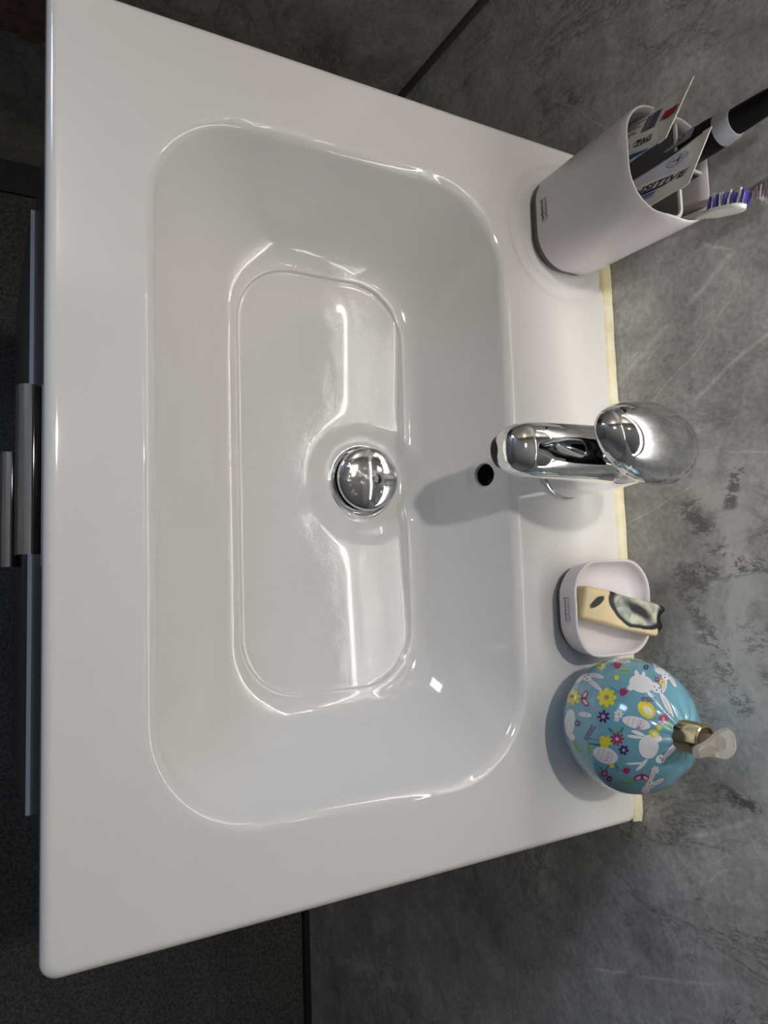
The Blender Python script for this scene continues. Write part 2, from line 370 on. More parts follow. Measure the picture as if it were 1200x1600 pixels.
# ---------------------------------------------------------------- mixer tap
TX, TY = -.006, -.062
tap = thing('mixer_tap', (TX, TY, 0), 'chrome single-lever mixer tap standing behind the bowl of the washbasin', 'tap')
def superring(c, a, b, ux, uz, n=48, e=2.4):
    P = []
    for i in range(n):
        t = 2*pi*i/n; x = math.copysign(abs(cos(t))**(2/e), cos(t)); y = math.copysign(abs(sin(t))**(2/e), sin(t))
        P.append(tuple(Vector(c) + ux*(a*x) + uz*(b*y)))
    return P
X, Z3 = Vector((1, 0, 0)), Vector((0, 0, 1))
def tap_body():
    bm = bmesh.new()
    def add(vs, fs):
        V = [bm.verts.new(v) for v in vs]
        for f in fs: bm.faces.new([V[i] for i in f])
    add(*loft(lathe((TX, TY, 0), [(.0262, .003), (.0264, .006), (.0258, .014), (.0250, .03), (.0245, .05), (.0245, .09), (.0235, .101), (.020, .106)], 64)))
    st = []
    path = [(-.045, .052, .0225, .028), (-.062, .055, .0225, .028), (-.080, .060, .0224, .024), (-.100, .064, .0222, .020), (-.120, .066, .0217, .0175), (-.135, .066, .0214, .0162), (-.149, .065, .0211, .0154),
            (-.160, .0635, .0202, .0146), (-.168, .062, .0185, .0133), (-.1740, .0605, .0155, .0112), (-.1775, .0595, .0108, .0082), (-.179, .059, .004, .003)]
    for y, z, a, b in path: st.append(superring((TX-.001, y, z), a, b, X, Z3, 56, 2.5))
    add(*loft(st))
    bmesh.ops.recalc_face_normals(bm, faces=bm.faces)
    me = bpy.data.meshes.new('tap_body'); bm.to_mesh(me); bm.free()
    ob = bpy.data.objects.new('tmp', me); COL.objects.link(ob)
    r = ob.modifiers.new('r', 'REMESH'); r.mode = 'VOXEL'; r.voxel_size = .0011
    s = ob.modifiers.new('s', 'SMOOTH'); s.iterations = 22; s.factor = .6
    dg = bpy.context.evaluated_depsgraph_get(); dg.update()
    m2 = bpy.data.meshes.new_from_object(ob.evaluated_get(dg)); bpy.data.objects.remove(ob)
    m2.materials.clear(); return m2
link('tap_body', tap_body(), chrome, tap)
lobj('base_ring', (TX, TY, 0), [(.0272, 0), (.0275, .0012), (.0270, .0028), (.0255, .0034)], chrome, tap)
ad = Vector((0, -.28, -1)).normalized()
lobj('aerator', (TX-.001, -.1655, .0585), [(.0125, 0), (.0128, .008), (.0122, .0115), (.0105, .0120), (.0100, .0095), (.0001, .0095)], mat('dark_aerator', (.03, .03, .035), .3, .6), tap, 40, ad)['label'] = 'dark aerator under the tip of the spout'
lobj('cartridge_neck', (TX, TY-.002, .095), [(.021, 0), (.0205, .012), (.017, .018)], mat('dark_neck', (.01, .01, .012), .12, .4), tap)
def lever():
    rot = Matrix.Rotation(radians(-6), 3, 'Z') @ Matrix.Rotation(radians(-9), 3, 'X')
    c = Vector((TX-.0010, -.0945, .1165)); rings = []; n = 64
    A_, B_ = .0292, .0545
    # dome: front narrower (egg plan), highest behind the middle, thin rolled rim and hollow underside
    def plan(t, k):
        y = -B_*cos(t)*k; x = A_*sin(t)*k*(1 + .13*cos(pi - t)*1.0)
        return x, y
    def top(x, y, k):
        h = .0235*math.sqrt(max(0, 1-k**2.3)); return h*(1+.22*y/B_)
    for q in range(0, 25):
        k = sin(pi/2*q/24) if q else 1e-3; k = math.sin(pi/2*q/24) or 1e-3
        r = []
        for i in range(n):
            x, y = plan(2*pi*i/n, k); r.append(rot @ Vector((x, y, top(x, y, k))) + c)
        rings.append(r)
    for k, z in ((1.006, -.0012), (1.0, -.0026), (.975, -.0030), (.95, -.0020), (.93, .002)):
        r = []
        for i in range(n):
            x, y = plan(2*pi*i/n, k); r.append(rot @ Vector((x, y, z)) + c)
        rings.append(r)
    return loft(rings)
vs, fs = lever(); M('lever_handle', vs, fs, chrome, tap)['label'] = 'oval domed chrome lever'

# ---------------------------------------------------------------- vanity unit under the basin
grey = mat('grey_gloss_lacquer', (.060, .061, .064), .28)
edge = mat('pale_drawer_edge', (.80, .81, .83), .3)
dark = mat('dark_carcass', (.06, .06, .065), .5)
van = thing('vanity_unit', (0, -.23, -.70), 'grey gloss vanity unit with two handled drawers under the washbasin', 'cabinet')
for x0, x1 in ((-.296, -.280), (.280, .296)): box('side_panel', x0, x1, -.446, .001, -.70, -.0195, grey, van, .001)
box('back_panel', -.280, .280, -.006, .001, -.70, -.14, dark, van); box('bottom_panel', -.280, .280, -.446, -.006, -.70, -.684, dark, van)
for z1, z0, y0, y1, hz, hx in ((-.020, -.300, -.4625, -.4475, -.125, -.006), (-.306, -.62, -.4660, -.4475, -.427, -.004)):
    d = box('drawer_front', -.295, .295, y0, y1, z0, z1, grey, van, .0012)
    box('top_edge', -.2945, .2945, y0+.0002, y0+.0075, z1-.0004, z1+.0004, edge, d)['label'] = 'pale lit top edge'
    box('handle_backplate', hx-.064, hx+.064, y0-.0018, y0+.001, hz-.012, hz+.010, mat('black_handle_foot', (.012, .012, .012), .25), d)
    P = [(0, -.007), (-.005, .0005), (-.010, .0055), (-.0150, .0058), (-.0190, .0030), (-.0208, -.003), (-.0205, -.0095)]
    o_, i_ = [], []
    for k, (a, b) in enumerate(P):
        p0, p1 = P[max(0, k-1)], P[min(len(P)-1, k+1)]; t = Vector((p1[0]-p0[0], p1[1]-p0[1])).normalized(); nn = Vector((t.y, -t.x))*.0009
        o_.append((a+nn.x, b+nn.y)); i_.append((a-nn.x, b-nn.y))
    sec = o_ + i_[::-1]
    vs, fs = loft([[(x, y0+a, hz+b) for a, b in sec] for x in (hx-.0635, hx+.0635)])
    M('handle', vs, fs, chrome, d, None, 40)['label'] = 'curved chrome cup handle'

# ---------------------------------------------------------------- cup with its inserts
plast = mat('white_plastic', '#dcd6da', .32, coat=.15)
greyp = mat('grey_plastic', '#62625f', .45)
inner = mat('pale_grey_plastic', '#b9b9b5', .4)
ink = mat('grey_print', '#4a4850', .6)
CH = .117
cz = -.0030
cup = thing('toothbrush_cup', (-.226, -.046, cz), 'tall white rounded-square cup with grey foot holding toothbrushes and two tubes', 'cup')
def cupring(t, ins, z):
    x0 = -.2715 + .0035*t; x1 = -.1825 - .0005*t; y0 = -.0835 - .0105*t; y1 = -.0060 + .0040*t
    return rrect(x0+ins, x1-ins, y0+ins, y1-ins, .031-ins*.8, z, 8, 12)
rings = [cupring(0, .006, cz+.010), cupring(0, .0008, cz+.0085), cupring(.02, 0, cz+.0105)]
for i in range(1, 13): rings.append(cupring(i/12, 0, cz+.0105+(CH-.0105-cz)*i/12))
rings += [cupring(1, .0006, CH+.0008), cupring(1, .0014, CH+.0008), cupring(1, .0020, CH), ]
for i in range(11, -1, -1): rings.append(cupring(i/12, .0022, cz+.014+(CH-.014-cz)*i/12))
vs, fs = loft(rings); M('cup_shell', vs, fs, plast, cup, None, 50)
vs, fs = loft([cupring(0, .0042, cz), cupring(0, .0032, cz+.001), cupring(0, .0022, cz+.008), cupring(0, .0030, cz+.0105)])
M('foot', vs, fs, greyp, cup, None, 50)['label'] = 'grey foot'
def sheet(name, pts, z0, z1, th, m, parent):
    a, b = [], []
    for k, p in enumerate(pts):
        p = Vector(p); q0 = Vector(pts[max(0, k-1)]); q1 = Vector(pts[min(len(pts)-1, k+1)]); t = (q1-q0).normalized(); nn = Vector((-t.y, t.x))*th/2
        a.append(p+nn); b.append(p-nn)
    lp = a + b[::-1]
    vs, fs = loft([[(p.x, p.y, z) for p in lp] for z in (z0, z1-.0006)] + [[(p.x, p.y, z1) for p in lp]])
    return M(name, vs, fs, m, parent, None, 40)
arc = [(-.1965+.0095*sin(radians(a)), -.0405+.009*cos(radians(a))) for a in range(0, 91, 15)]
insert = mat('dark_grey_insert', '#4c4c4f', .5)
for pth in ([(-.2655, -.0315), (-.23, -.0315)] + arc + [(-.1868, -.050)], [(-.2315, -.0303), (-.2315, -.0045)]):
    d = sheet('divider', pth, cz+.02, .1112, .0022, insert, cup)
    sheet('divider_rim', pth, .1113, .1135, .0026, inner, d)['label'] = 'pale grey rim'
def word(name, s, c, size, width, bold, m, parent, lean=0):
    vs, fs = text_mesh(s, size, bold)
    xs = [v.x for v in vs]; k = width/(max(xs)-min(xs)); 
    return M(name, [(c[0]+v.x*k, c[1]-lean*v.y, c[2]+v.y) for v in vs], fs, m, parent, None, False)
def fronty(z): t = (z-cz-.0105)/(CH-.0105-cz); return -.0835-.0105*t-.00025
for s_, z, b_ in (('joseph', .0202, .0), ('joseph', .0152, .00012)):
    word('lettering', s_, (-.2285, fronty(z), z), .0050, .0195, b_, ink, cup, .09)
word('lettering', '\u00ae', (-.2175, fronty(.0185), .0180), .0016, .0012, 0, ink, cup, .09)

# toothpaste tubes: round at the bottom, flattened to a crimp at the top
tube_w = mat('white_tube', '#d9d9d2', .28, coat=.4)
navy = mat('navy_print', '#1d2450', .4); blue = mat('blue_print', '#2f5f9a', .4); red = mat('red_print', '#9c1420', .4); lblue = mat('light_blue_print', '#a9b4d2', .35); letter = mat('dark_violet_print', '#2c2450', .45)
ink2 = mat('small_print', '#30323c', .5)
class Tube:
    def __init__(s, bot, top0, top1, r, lab):
        s.bot = Vector(bot); s.c1 = (Vector(top0)+Vector(top1))/2; s.h = (Vector(top1)-Vector(top0)).length/2
        s.t = (Vector(top1)-Vector(top0)).normalized(); s.ax = (s.c1-s.bot).normalized(); s.n = s.ax.cross(s.t).normalized()
        if s.n.y > 0: s.n = -s.n
        s.r = r; s.len = (s.c1-s.bot).length
        s.ob = thing('toothpaste_tube', s.bot, lab, 'toothpaste tube', 'toothpaste tubes in the cup')
        rings = []
        for i in range(25):
            f = i/24; rings.append([tuple(s.P(f, 2*pi*j/40)) for j in range(40)])
        vs, fs = loft(rings); M('tube_body', vs, fs, tube_w, s.ob, None, 60)
        # cap below
        cpr = [(.012, -.014), (.0125, -.002), (.0128, 0)]
        vs, fs = loft(lathe(s.bot, [(.0118, -.013), (.0124, -.012), (.0130, -.001), (.0130, 0.0)], 32, s.ax)); M('cap', vs, fs, mat('tube_cap', '#e4e4e4', .3), s.ob, None, 40)
    def P(s, f, a, off=0):
        g = min(1, f/.93); w = s.r + (s.h-s.r)*g**1.15; d = s.r*(1-g**1.35)+.0005
        c = s.bot + (s.c1-s.bot)*f
        return c + s.t*((w+off)*cos(a)) + s.n*((d+off)*sin(a))
    def F(s, u, f, off=.00025):      # u in -1..1 across the printed face
        return s.P(f, math.acos(max(-1, min(1, u))), off)
    def print(s, name, uv, fs, m, off=.00025):
        vs, fs = sub_tri([Vector((u, f*4, 0)) for u, f in uv], fs, .12)
        return M(name, [s.F(v.x, v.y/4, off) for v in vs], fs, m, s.ob, None, True)
    def poly(s, name, pts, m, off=.00025): return s.print(name, pts, [tuple(range(len(pts)))], m, off)
    def text(s, name, t, u0, f0, size, width, m, bold=0, shear=0, off=.0004):
        # reads up the tube, tops of the letters towards u = -1
        vs, fs = text_mesh(t, size, bold, shear); xs = [v.x for v in vs]; k = width/(max(xs)-min(xs))
        return s.print(name, [(u0 - v.y/s.h, f0 + v.x*k/s.len) for v in vs], fs, m, off)
t1 = Tube((-.2485, -.062, .030), (-.2735, -.0565, .150), (-.2190, -.0880, .147), .0165, 'white tube with a barcode and red square, highest at the left of the cup')
t2 = Tube((-.2075, -.056, .030), (-.2390, -.0410, .1505), (-.1880, -.0710, .1500), .0165, 'white tube printed SENSITIVE with a round emblem, before the black toothbrush')
# crimped strips
for t in (t1, t2):
    rings = []
    for f, e in ((.940, .00050), (.945, .00062), (1.0, .00040), (1.001, .0002)):
        c = t.bot + (t.c1-t.bot)*f; w_ = t.h*1.0
        rings.append([tuple(c + t.t*(sx*w_) + t.n*(sy*e)) for sx, sy in ((-1, -1), (1, -1), (1, 1), (-1, 1))])
    vs, fs = loft(rings); M('crimped_end', vs, fs, tube_w, t.ob, None, False)
# tube 1 print
for k in range(9):
    u = -.62 + k*.085; f0 = .58; L_ = (.24, .26, .25, .20, .26, .22, .25, .16, .18)[k]; x = f0
    while x < f0+L_-.02:
        l = random.uniform(.02, .06); t1.poly('small_print', [(u, x), (u, min(x+l, f0+L_)), (u+.042, min(x+l, f0+L_)), (u+.042, x)], ink2)if 0 else None
        x += l+.008
def rows(tube, name, us, f0, f1s, th, m):
    vs, fs = [], []
    for u, f1 in zip(us, f1s):
        x = f0
        while x < f1:
            l = min(random.uniform(.012, .045), f1-x); b = len(vs); vs += [(u, x), (u, x+l), (u+th, x+l), (u+th, x)]; fs.append((b, b+1, b+2, b+3)); x += l+.007
    tube.print(name, vs, fs, m)
rows(t1, 'small_print', [-.60+.075*k for k in range(13)], .50, [.72, .74, .73, .66, .735, .70, .68, .715, .60, .69, .70, .66, .62], .034, ink2)
bc, bf, x = [], [], .745
while x < .845:
    l = random.choice((.0028, .0045, .007)); b = len(bc); bc += [(-.38, x), (-.38, x+l), (.28, x+l), (.28, x)]; bf.append((b, b+1, b+2, b+3)); x += l+random.choice((.0028, .0045))
t1.print('barcode', bc, bf, navy)
t1.poly('red_square', [(-.12, .885), (-.12, .985), (.16, .985), (.16, .885)], red, .0009)
t1.text('lettering', 'PAG', .62, .80, .008, .013, ink2, .0002)
rows(t1, 'small_print', [.70], .765, [.845], .03, ink2)
t1.poly('recycling_mark', [(.62, .70), (.50, .735), (.62, .77), (.60, .75), (.55, .735), (.60, .72)], ink2)
t1.poly('recycling_mark', [(.70, .715), (.74, .76), (.70, .755), (.67, .715)], ink2)
t1.poly('recycling_mark', [(.56, .63), (.56, .68), (.80, .68), (.80, .63), (.78, .63), (.78, .675), (.58, .675), (.58, .63)], ink2)
t1.poly('blue_border', [(.88, .40), (.90, .72), (.97, .86), (.995, .86), (.995, .40)], blue)
# tube 2 print
t2.poly('navy_swoosh', [(-.99, .30), (-.99, .91), (-.86, .86), (-.70, .77), (-.58, .68), (-.48, .58), (-.42, .48), (-.38, .30)], mat('near_black_navy_print', '#1b1e2c', .4))
t2.poly('red_swoosh', [(-.40, .30), (-.44, .52), (-.56, .655), (-.40, .57), (-.28, .46), (-.18, .30)], red, .0005)
t2.poly('pale_blue_panel', [(-.62, .78), (-.45, .90), (.14, .92), (.10, .50), (-.28, .50), (-.50, .64)], mat('pale_blue_print', '#c4c8dc', .35), .00012)
def ringprint(tube, name, u, f, r, th, m, n=40):
    vs, fs = [], []
    for i in range(n):
        for q in (r, r-th): vs.append((u+q*cos(2*pi*i/n)/tube.h, f+q*sin(2*pi*i/n)/tube.len))
    for i in range(n): k = (i+1) % n; fs.append((2*i, 2*k, 2*k+1, 2*i+1))
    tube.print(name, vs, fs, m, .0004)
ringprint(t2, 'emblem', -.30, .825, .0078, .0004, navy); ringprint(t2, 'emblem', -.30, .825, .0055, .0003, navy)
t2.poly('emblem', [(-.30-.012, .79), (-.30-.012, .862), (-.30+.012, .862), (-.30+.012, .79)], navy, .0004)
t2.poly('emblem', [(-.44, .85), (-.30, .842), (-.16, .85), (-.20, .836), (-.30, .832), (-.40, .836)], navy, .0005)
t2.text('lettering', 'SENSITIVE', .42, .690, .0092, .060, letter, .00025, .35)
t2.poly('underline', [(.53, .48), (.53, .78), (.50, .86), (.585, .80), (.62, .70), (.62, .48)], letter)
t2.poly('underline', [(.60, .48), (.60, .64), (.63, .66), (.64, .48)], red, .0005)
t2.poly('label_band', [(.66, .46), (.66, .755), (.80, .715), (.86, .46)], blue)
t2.text('lettering', '+ Gentle Whitening', .755, .60, .0048, .036, mat('white_print', '#c9d4e4', .4), 0, 0, .0006)

# electric toothbrush handle
blk = mat('black_rubber', (.003, .003, .004), .5, Specular_IOR_Level=.2); ringm = mat('pale_grey_ring', '#8d8f9a', .35)
A0, A1 = Vector((-.2480, -.0172, .020)), Vector((-.2440, -.0225, .235)); ax = (A1-A0).normalized()
eb = thing('electric_toothbrush', A0, 'black electric toothbrush with a pale grey ring standing at the back of the cup', 'toothbrush')
h = lambda z: (z-A0.z)/ax.z
lobj('handle', A0, [(.0108, -.010), (.0120, h(.02)), (.0124, h(.06)), (.0126, h(.10)), (.0130, h(.120)), (.0128, h(.136)), (.0118, h(.148)), (.0105, h(.156))], blk, eb, 48, ax, 60)
lobj('ring', A0, [(.0128, h(.1445)), (.0126, h(.1460)), (.0116, h(.1545)), (.0106, h(.1568)), (.0098, h(.1568))], ringm, eb, 48, ax, 60)
lobj('brush_neck', A0, [(.0098, h(.1545)), (.0096, h(.162)), (.0088, h(.178)), (.0076, h(.195)), (.0060, h(.215)), (.0045, h(.235)), (.0038, h(.25)), (.0001, h(.2505))], blk, eb, 48, ax, 60)
pf, cam_l = [], Vector((.28, -.46, .35)).normalized()
def brushpt(ang, z, off, r0=.0130):
    fr = (cam_l - ax*cam_l.dot(ax)).normalized(); sd = ax.cross(fr)
    return A0 + ax*h(z) + (fr*cos(ang)+sd*sin(ang))*(r0+off)
def brushpanel(name, z0, z1, hw, m, off, ph=0):
    vs, fs, n, k = [], [], 16, 9
    for i in range(n+1):
        f = i/n; z = z0+(z1-z0)*f; e = min(1, math.sqrt(max(0, 1-((abs(f-.5)*2-.65)/.35)**2)) if abs(f-.5)*2 > .65 else 1)
        for j in range(k): vs.append(brushpt(ph + hw*max(.02, e)*(j/(k-1)*2-1), z, off))
    for i in range(n):
        for j in range(k-1): a = i*k+j; fs.append((a, a+1, a+k+1, a+k))
    return M(name, vs, fs, m, eb)
brushpanel('button_panel', .100, .1300, .42, mat('button_grey', '#7f8290', .4), .0006, -.95)['label'] = 'grey button panel'
vs, fs = [], []
for i in range(28):
    a = 2*pi*i/28
    for q in (.0030, .0022): vs.append(brushpt(-.95 + q*cos(a)/.0130, .1185+q*sin(a), .0010))
for i in range(28):
    if i in (6, 7): continue
    k = (i+1) % 28; fs.append((2*i, 2*k, 2*k+1, 2*i+1))
b0 = len(vs)
for da, zz in ((-.0004, .118), (.0004, .118), (.0004, .1222), (-.0004, .1222)): vs.append(brushpt(-.95+da/.0130, zz, .0010))
fs.append((b0, b0+1, b0+2, b0+3)); M('power_symbol', vs, fs, mat('dark_symbol', '#22232c', .5), eb)

# manual toothbrushes
whiteb = mat('milky_plastic', '#d5d6cf', .25, coat=.3); purple = mat('purple_bristle', '#4a3f9e', .5); whbr = mat('white_bristle', '#dfdfe6', .5); pinkb = mat('pale_pink_bristle', '#b79aa0', .5)
pinkp = mat('pale_pink_plastic', '#a89c99', .25)
def brush(name, pts, radii, head0, head1, up, bl, mats, mh, lab, rows_n=9, thick=.0035, wid=.0052):
    o = thing(name, pts[0], lab, 'toothbrush', 'manual toothbrushes in the cup')
    up = Vector(up); d = (Vector(head1)-Vector(head0)).normalized(); up = (up - d*up.dot(d)).normalized(); sd = d.cross(up)
    rings = []
    allp = [Vector(p) for p in pts]
    for k, (p, (a, b)) in enumerate(zip(allp, radii)):
        q0 = allp[max(0, k-1)]; q1 = allp[min(len(allp)-1, k+1)]; t = (q1-q0).normalized(); u_ = (up - t*up.dot(t)).normalized(); s_ = t.cross(u_)
        rings.append(superring(p, a, b, s_, u_, 24, 2.6))
    vs, fs = loft(rings); M('handle', vs, fs, mh, o, None, 60)
    H0, H1 = Vector(head0), Vector(head1); Lh = (H1-H0).length; rings = []
    for i in range(15):
        f = i/14; e = math.sqrt(max(0.02, 1-(2*f-1)**4)); e = e if f > .3 else max(e, .55)
        rings.append(superring(H0+d*(Lh*f), wid*e, thick*(.55+.45*e)/1.6, sd, up, 24, 2.6))
    vs, fs = loft(rings); M('brush_head', vs, fs, mh, o, None, 60)
    for i in range(rows_n):
        f = .10+.84*i/(rows_n-1); m = mats[i % len(mats)]; vs, fs = [], []
        for c_ in range(3):
            for g in range(7):
                base = H0+d*(Lh*f+random.uniform(-.0007, .0007)) + sd*(wid*.6*(c_-1)+random.uniform(-.0008, .0008)) + up*(thick*.4)
                tip = base + up*(bl*random.uniform(.88, 1.06)*(1+.12*(i % 2))) + d*random.uniform(-.0012, .0012) + sd*random.uniform(-.001, .001)
                r0 = circ(base, .00042, 5, up); r1 = circ(tip, .00034, 5, up); b = len(vs); vs += r0+r1
                for q in range(5): q2 = (q+1) % 5; fs.append((b+q, b+q2, b+5+q2, b+5+q))
                fs.append(tuple(b+5+q for q in range(5)))
        M('bristle_tuft', vs, fs, m, o, None, False)
    return o
brush('toothbrush', [(-.206, -.020, .012), (-.202, -.0195, .05), (-.1965, -.0175, .085), (-.1940, -.0170, .100), (-.1915, -.0180, .113), (-.1888, -.0190, .124), (-.1872, -.0185, .128)],
      [(.0050, .0035), (.0055, .0040), (.0050, .0036), (.0042, .0030), (.0030, .0026), (.0032, .0025), (.0040, .0022)],
      (-.1882, -.0190, .1245), (-.1812, -.0160, .1560), (-.97, .15, .1), .0105, [purple, whbr], whiteb, 'white toothbrush with purple and white bristles leaning out of the cup', 9, .0042, .0066)
brush('toothbrush', [(-.216, -.012, .012), (-.2115, -.010, .06), (-.2050, -.0070, .11), (-.2000, -.0055, .140), (-.1975, -.0050, .153), (-.1965, -.0048, .160), (-.1962, -.0048, .165)],
      [(.0045, .0035), (.0045, .0035), (.0035, .003), (.0024, .0024), (.0022, .0022), (.0028, .0022), (.0035, .002)],
      (-.1966, -.0050, .158), (-.1950, -.0065, .190), (.97, -.15, .05), .0105, [pinkb, whbr], pinkp, 'pale pink toothbrush at the edge of the picture behind the purple-bristled one', 8)

# ---------------------------------------------------------------- soap dish and soap
dish = thing('soap_dish', (.1145, -.043, -.0006), 'small white rounded-square soap dish with grey foot standing beside the tap', 'soap dish')
def dring(t, ins, z, rr=.028):
    x0 = .0775 - .0030*t; x1 = .1530 + .0015*t; y0 = -.0815 - .0065*t; y1 = -.0040 + .0030*t
    return rrect(x0+ins, x1-ins, y0+ins, y1-ins, max(.004, rr-ins*.7), z, 8, 12)
DZ = .0320
rings = [dring(0, .006, .0075), dring(0, .0006, .0070), dring(.05, 0, .0085)]
for i in range(1, 7): rings.append(dring(.05+.95*i/6, 0, .0085+(DZ-.0085)*i/6))
rings += [dring(1, .0006, DZ+.0008), dring(1, .0016, DZ+.0009), dring(1, .0024, DZ+.0001)]
for i in range(1, 10):
    a = pi/2*i/9; rings.append(dring(1, .0026+.0150*(1-cos(a)), DZ-.0145*sin(a)))
for k in (.5, .8, .97): rings.append(dring(1, .0176+.0215*k, DZ-.0145-.0006*k))
vs, fs = loft(rings); M('dish_shell', vs, fs, plast, dish, None, 50)
vs, fs = loft([dring(0, .0045, -.0006), dring(0, .0034, .0006), dring(0, .0026, .0065), dring(0, .0034, .0078)])
M('foot', vs, fs, greyp, dish, None, 50)['label'] = 'grey foot'
ink3 = mat('pale_grey_print', '#8a8894', .6)
for s_, z, b_ in (('joseph', .0226, .0), ('joseph', .0174, .00012)):
    word('lettering', s_, (.1145, -.0815-.0065*(.05+.95*(z-.0085)/(DZ-.0085))-.0003, z), .0052, .0205, b_, ink3, dish, .26)
word('lettering', '\u00ae', (.1262, -.0861, .0210), .0016, .0012, 0, ink3, dish, .26)

soapm = mat('marbled_soap', '#e5d3a0', .45, Subsurface_Weight=.15, Subsurface_Radius=(.006, .004, .002), Subsurface_Scale=.5)
tc = N(soapm, 'ShaderNodeTexCoord').outputs['Object']
nz = N(soapm, 'ShaderNodeTexNoise'); nz.inputs['Scale'].default_value = 45; nz.inputs['Detail'].default_value = 5; L(soapm, tc, nz.inputs['Vector'])
of = N(soapm, 'ShaderNodeVectorMath', operation='MULTIPLY_ADD'); L(soapm, nz.outputs['Color'], of.inputs[0]); of.inputs[1].default_value = (.006, .006, 0); L(soapm, tc, of.inputs[2])
def soft(d, a, b): 
    mr = N(soapm, 'ShaderNodeMapRange', interpolation_type='SMOOTHSTEP'); L(soapm, d, mr.inputs[0]); mr.inputs[1].default_value = a; mr.inputs[2].default_value = b; mr.inputs[3].default_value = 1; mr.inputs[4].default_value = 0; return mr.outputs[0]
def ell(cx, cy, sx, sy, rot):     # normalised distance in an ellipse on the soap's face (x across, y along)
    mp_ = N(soapm, 'ShaderNodeMapping', vector_type='TEXTURE'); L(soapm, of.outputs[0], mp_.inputs[0]); mp_.inputs['Location'].default_value = (cx+.003, cy+.003, 0); mp_.inputs['Rotation'].default_value = (0, 0, rot); mp_.inputs['Scale'].default_value = (sx, sy, 1e3)
    ln = N(soapm, 'ShaderNodeVectorMath', operation='LENGTH'); L(soapm, mp_.outputs[0], ln.inputs[0]); return ln.outputs['Value']
c = mix(soapm, noise(soapm, tc, 60, 4), rgb('#e6d3a2'), rgb('#cfc09a'))
e1 = ell(-.007, .013, .0175, .030, -.12)
c = mix(soapm, soft(e1, .93, 1.0), c, ramp(soapm, noise(soapm, of.outputs[0], 75, 5, .6, 1.5), [(.35, rgb('#6f7a78')), (.5, rgb('#a3aa9c')), (.65, rgb('#c9c9b2'))]))
c = mix(soapm, mth(soapm, 'MULTIPLY', soft(e1, 1.0, 1.06), mth(soapm, 'SUBTRACT', 1, soft(e1, .80, .90))), c, rgb('#15151c'))
e2 = ell(-.004, .014, .0055, .020, -.35)
c = mix(soapm, soft(e2, .45, 1.25), c, rgb('#1c1c24'))
e3 = ell(-.002, -.028, .0035, .0095, .75)
c = mix(soapm, soft(e3, .8, 1.1), c, rgb('#15151c'))
e4 = ell(.004, .040, .016, .0050, .3)
c = mix(soapm, soft(e4, .8, 1.15), c, rgb('#101016'))
L(soapm, c, base_in(soapm)); bump(soapm, noise(soapm, tc, 300, 4), .15, .001)
bm = box_data(-.0135, .0135, -.0400, .0400, -.0085, .0085, .0030, 4)
bmesh.ops.subdivide_edges(bm, edges=[e for e in bm.edges if e.calc_length() > .02], cuts=10, use_grid_fill=True)
for v in bm.verts:
    if v.co.y > .03:
        f = (v.co.y-.03)/.01
        v.co.x += .0018*sin(v.co.z*400+v.co.x*300)*f; v.co.y += .0022*sin(v.co.x*380)*f; v.co.x *= 1-.10*f
    v.co.x += .0004*sin(v.co.y*160+1)
me = bpy.data.meshes.new('soap_bar'); bm.to_mesh(me); bm.free(); me.shade_smooth(); me.materials.append(soapm)
sb = bpy.data.objects.new('soap_bar', me); COL.objects.link(sb)
p0, p1 = Vector((.1080, -.0800, .0325)), Vector((.1272, -.0085, .0425))
yd = (p1-p0).normalized(); zd = (Vector((0.05, 0, 1)) - yd*yd.dot(Vector((0.05, 0, 1)))).normalized(); xd = yd.cross(zd)
mm_ = Matrix((xd, yd, zd)).transposed().to_4x4(); mm_.translation = (p0+p1)/2 - zd*.0022; sb.matrix_world = mm_
tag(sb, 'cream soap bar with black and grey-green swirls lying across the white soap dish', 'soap')

# ---------------------------------------------------------------- round soap dispenser
BC, BR = Vector((.206, -.053, .0495)), .052
disp = thing('soap_dispenser', (BC.x, BC.y, 0), 'round blue soap dispenser printed with rabbits and flowers, beside the soap dish', 'dispenser')
film = mat('blue_printed_film', '#5fa3bd', .16, coat=.8); _p = position(film)
L(film, mix(film, noise(film, _p, 14, 3), rgb('#5c95aa'), rgb('#79adbf')), base_in(film))
_cx = N(film, 'ShaderNodeVectorMath', operation='SUBTRACT'); L(film, _p, _cx.inputs[0]); _cx.inputs[1].default_value = (BC.x, BC.y, 0)
_sx = N(film, 'ShaderNodeSeparateXYZ'); L(film, _cx.outputs[0], _sx.inputs[0])
ang = mth(film, 'ARCTAN2', _sx.outputs[1], _sx.outputs[0])
def ball(p):           # sphere pinched under the collar and flattened where it stands
    n = (p - BC).normalized(); r = BR
    th = math.acos(max(-1, min(1, n.z))); az = math.atan2(n.y, n.x)
    pinch = max(0, 1-th/.72)
    r *= 1 + .020*pinch*math.copysign(abs(sin(az*12))**.7, sin(az*12))*(1-pinch*.4) + .03*pinch
    q = BC + n*r
    if q.z < .0012: q.z = .0012
    return q, n
vs, fs, A_, B_ = [], [], 96, 192
for i in range(A_+1):
    th = pi*i/A_
    for j in range(B_):
        a = 2*pi*j/B_; p, n = ball(BC + Vector((sin(th)*cos(a)+1e-9, sin(th)*sin(a), cos(th)))); vs.append(p)
for i in range(A_):
    for j in range(B_): k = (j+1) % B_; fs.append((i*B_+j, i*B_+k, (i+1)*B_+k, (i+1)*B_+j))
M('ball_body', vs, fs, film, disp)
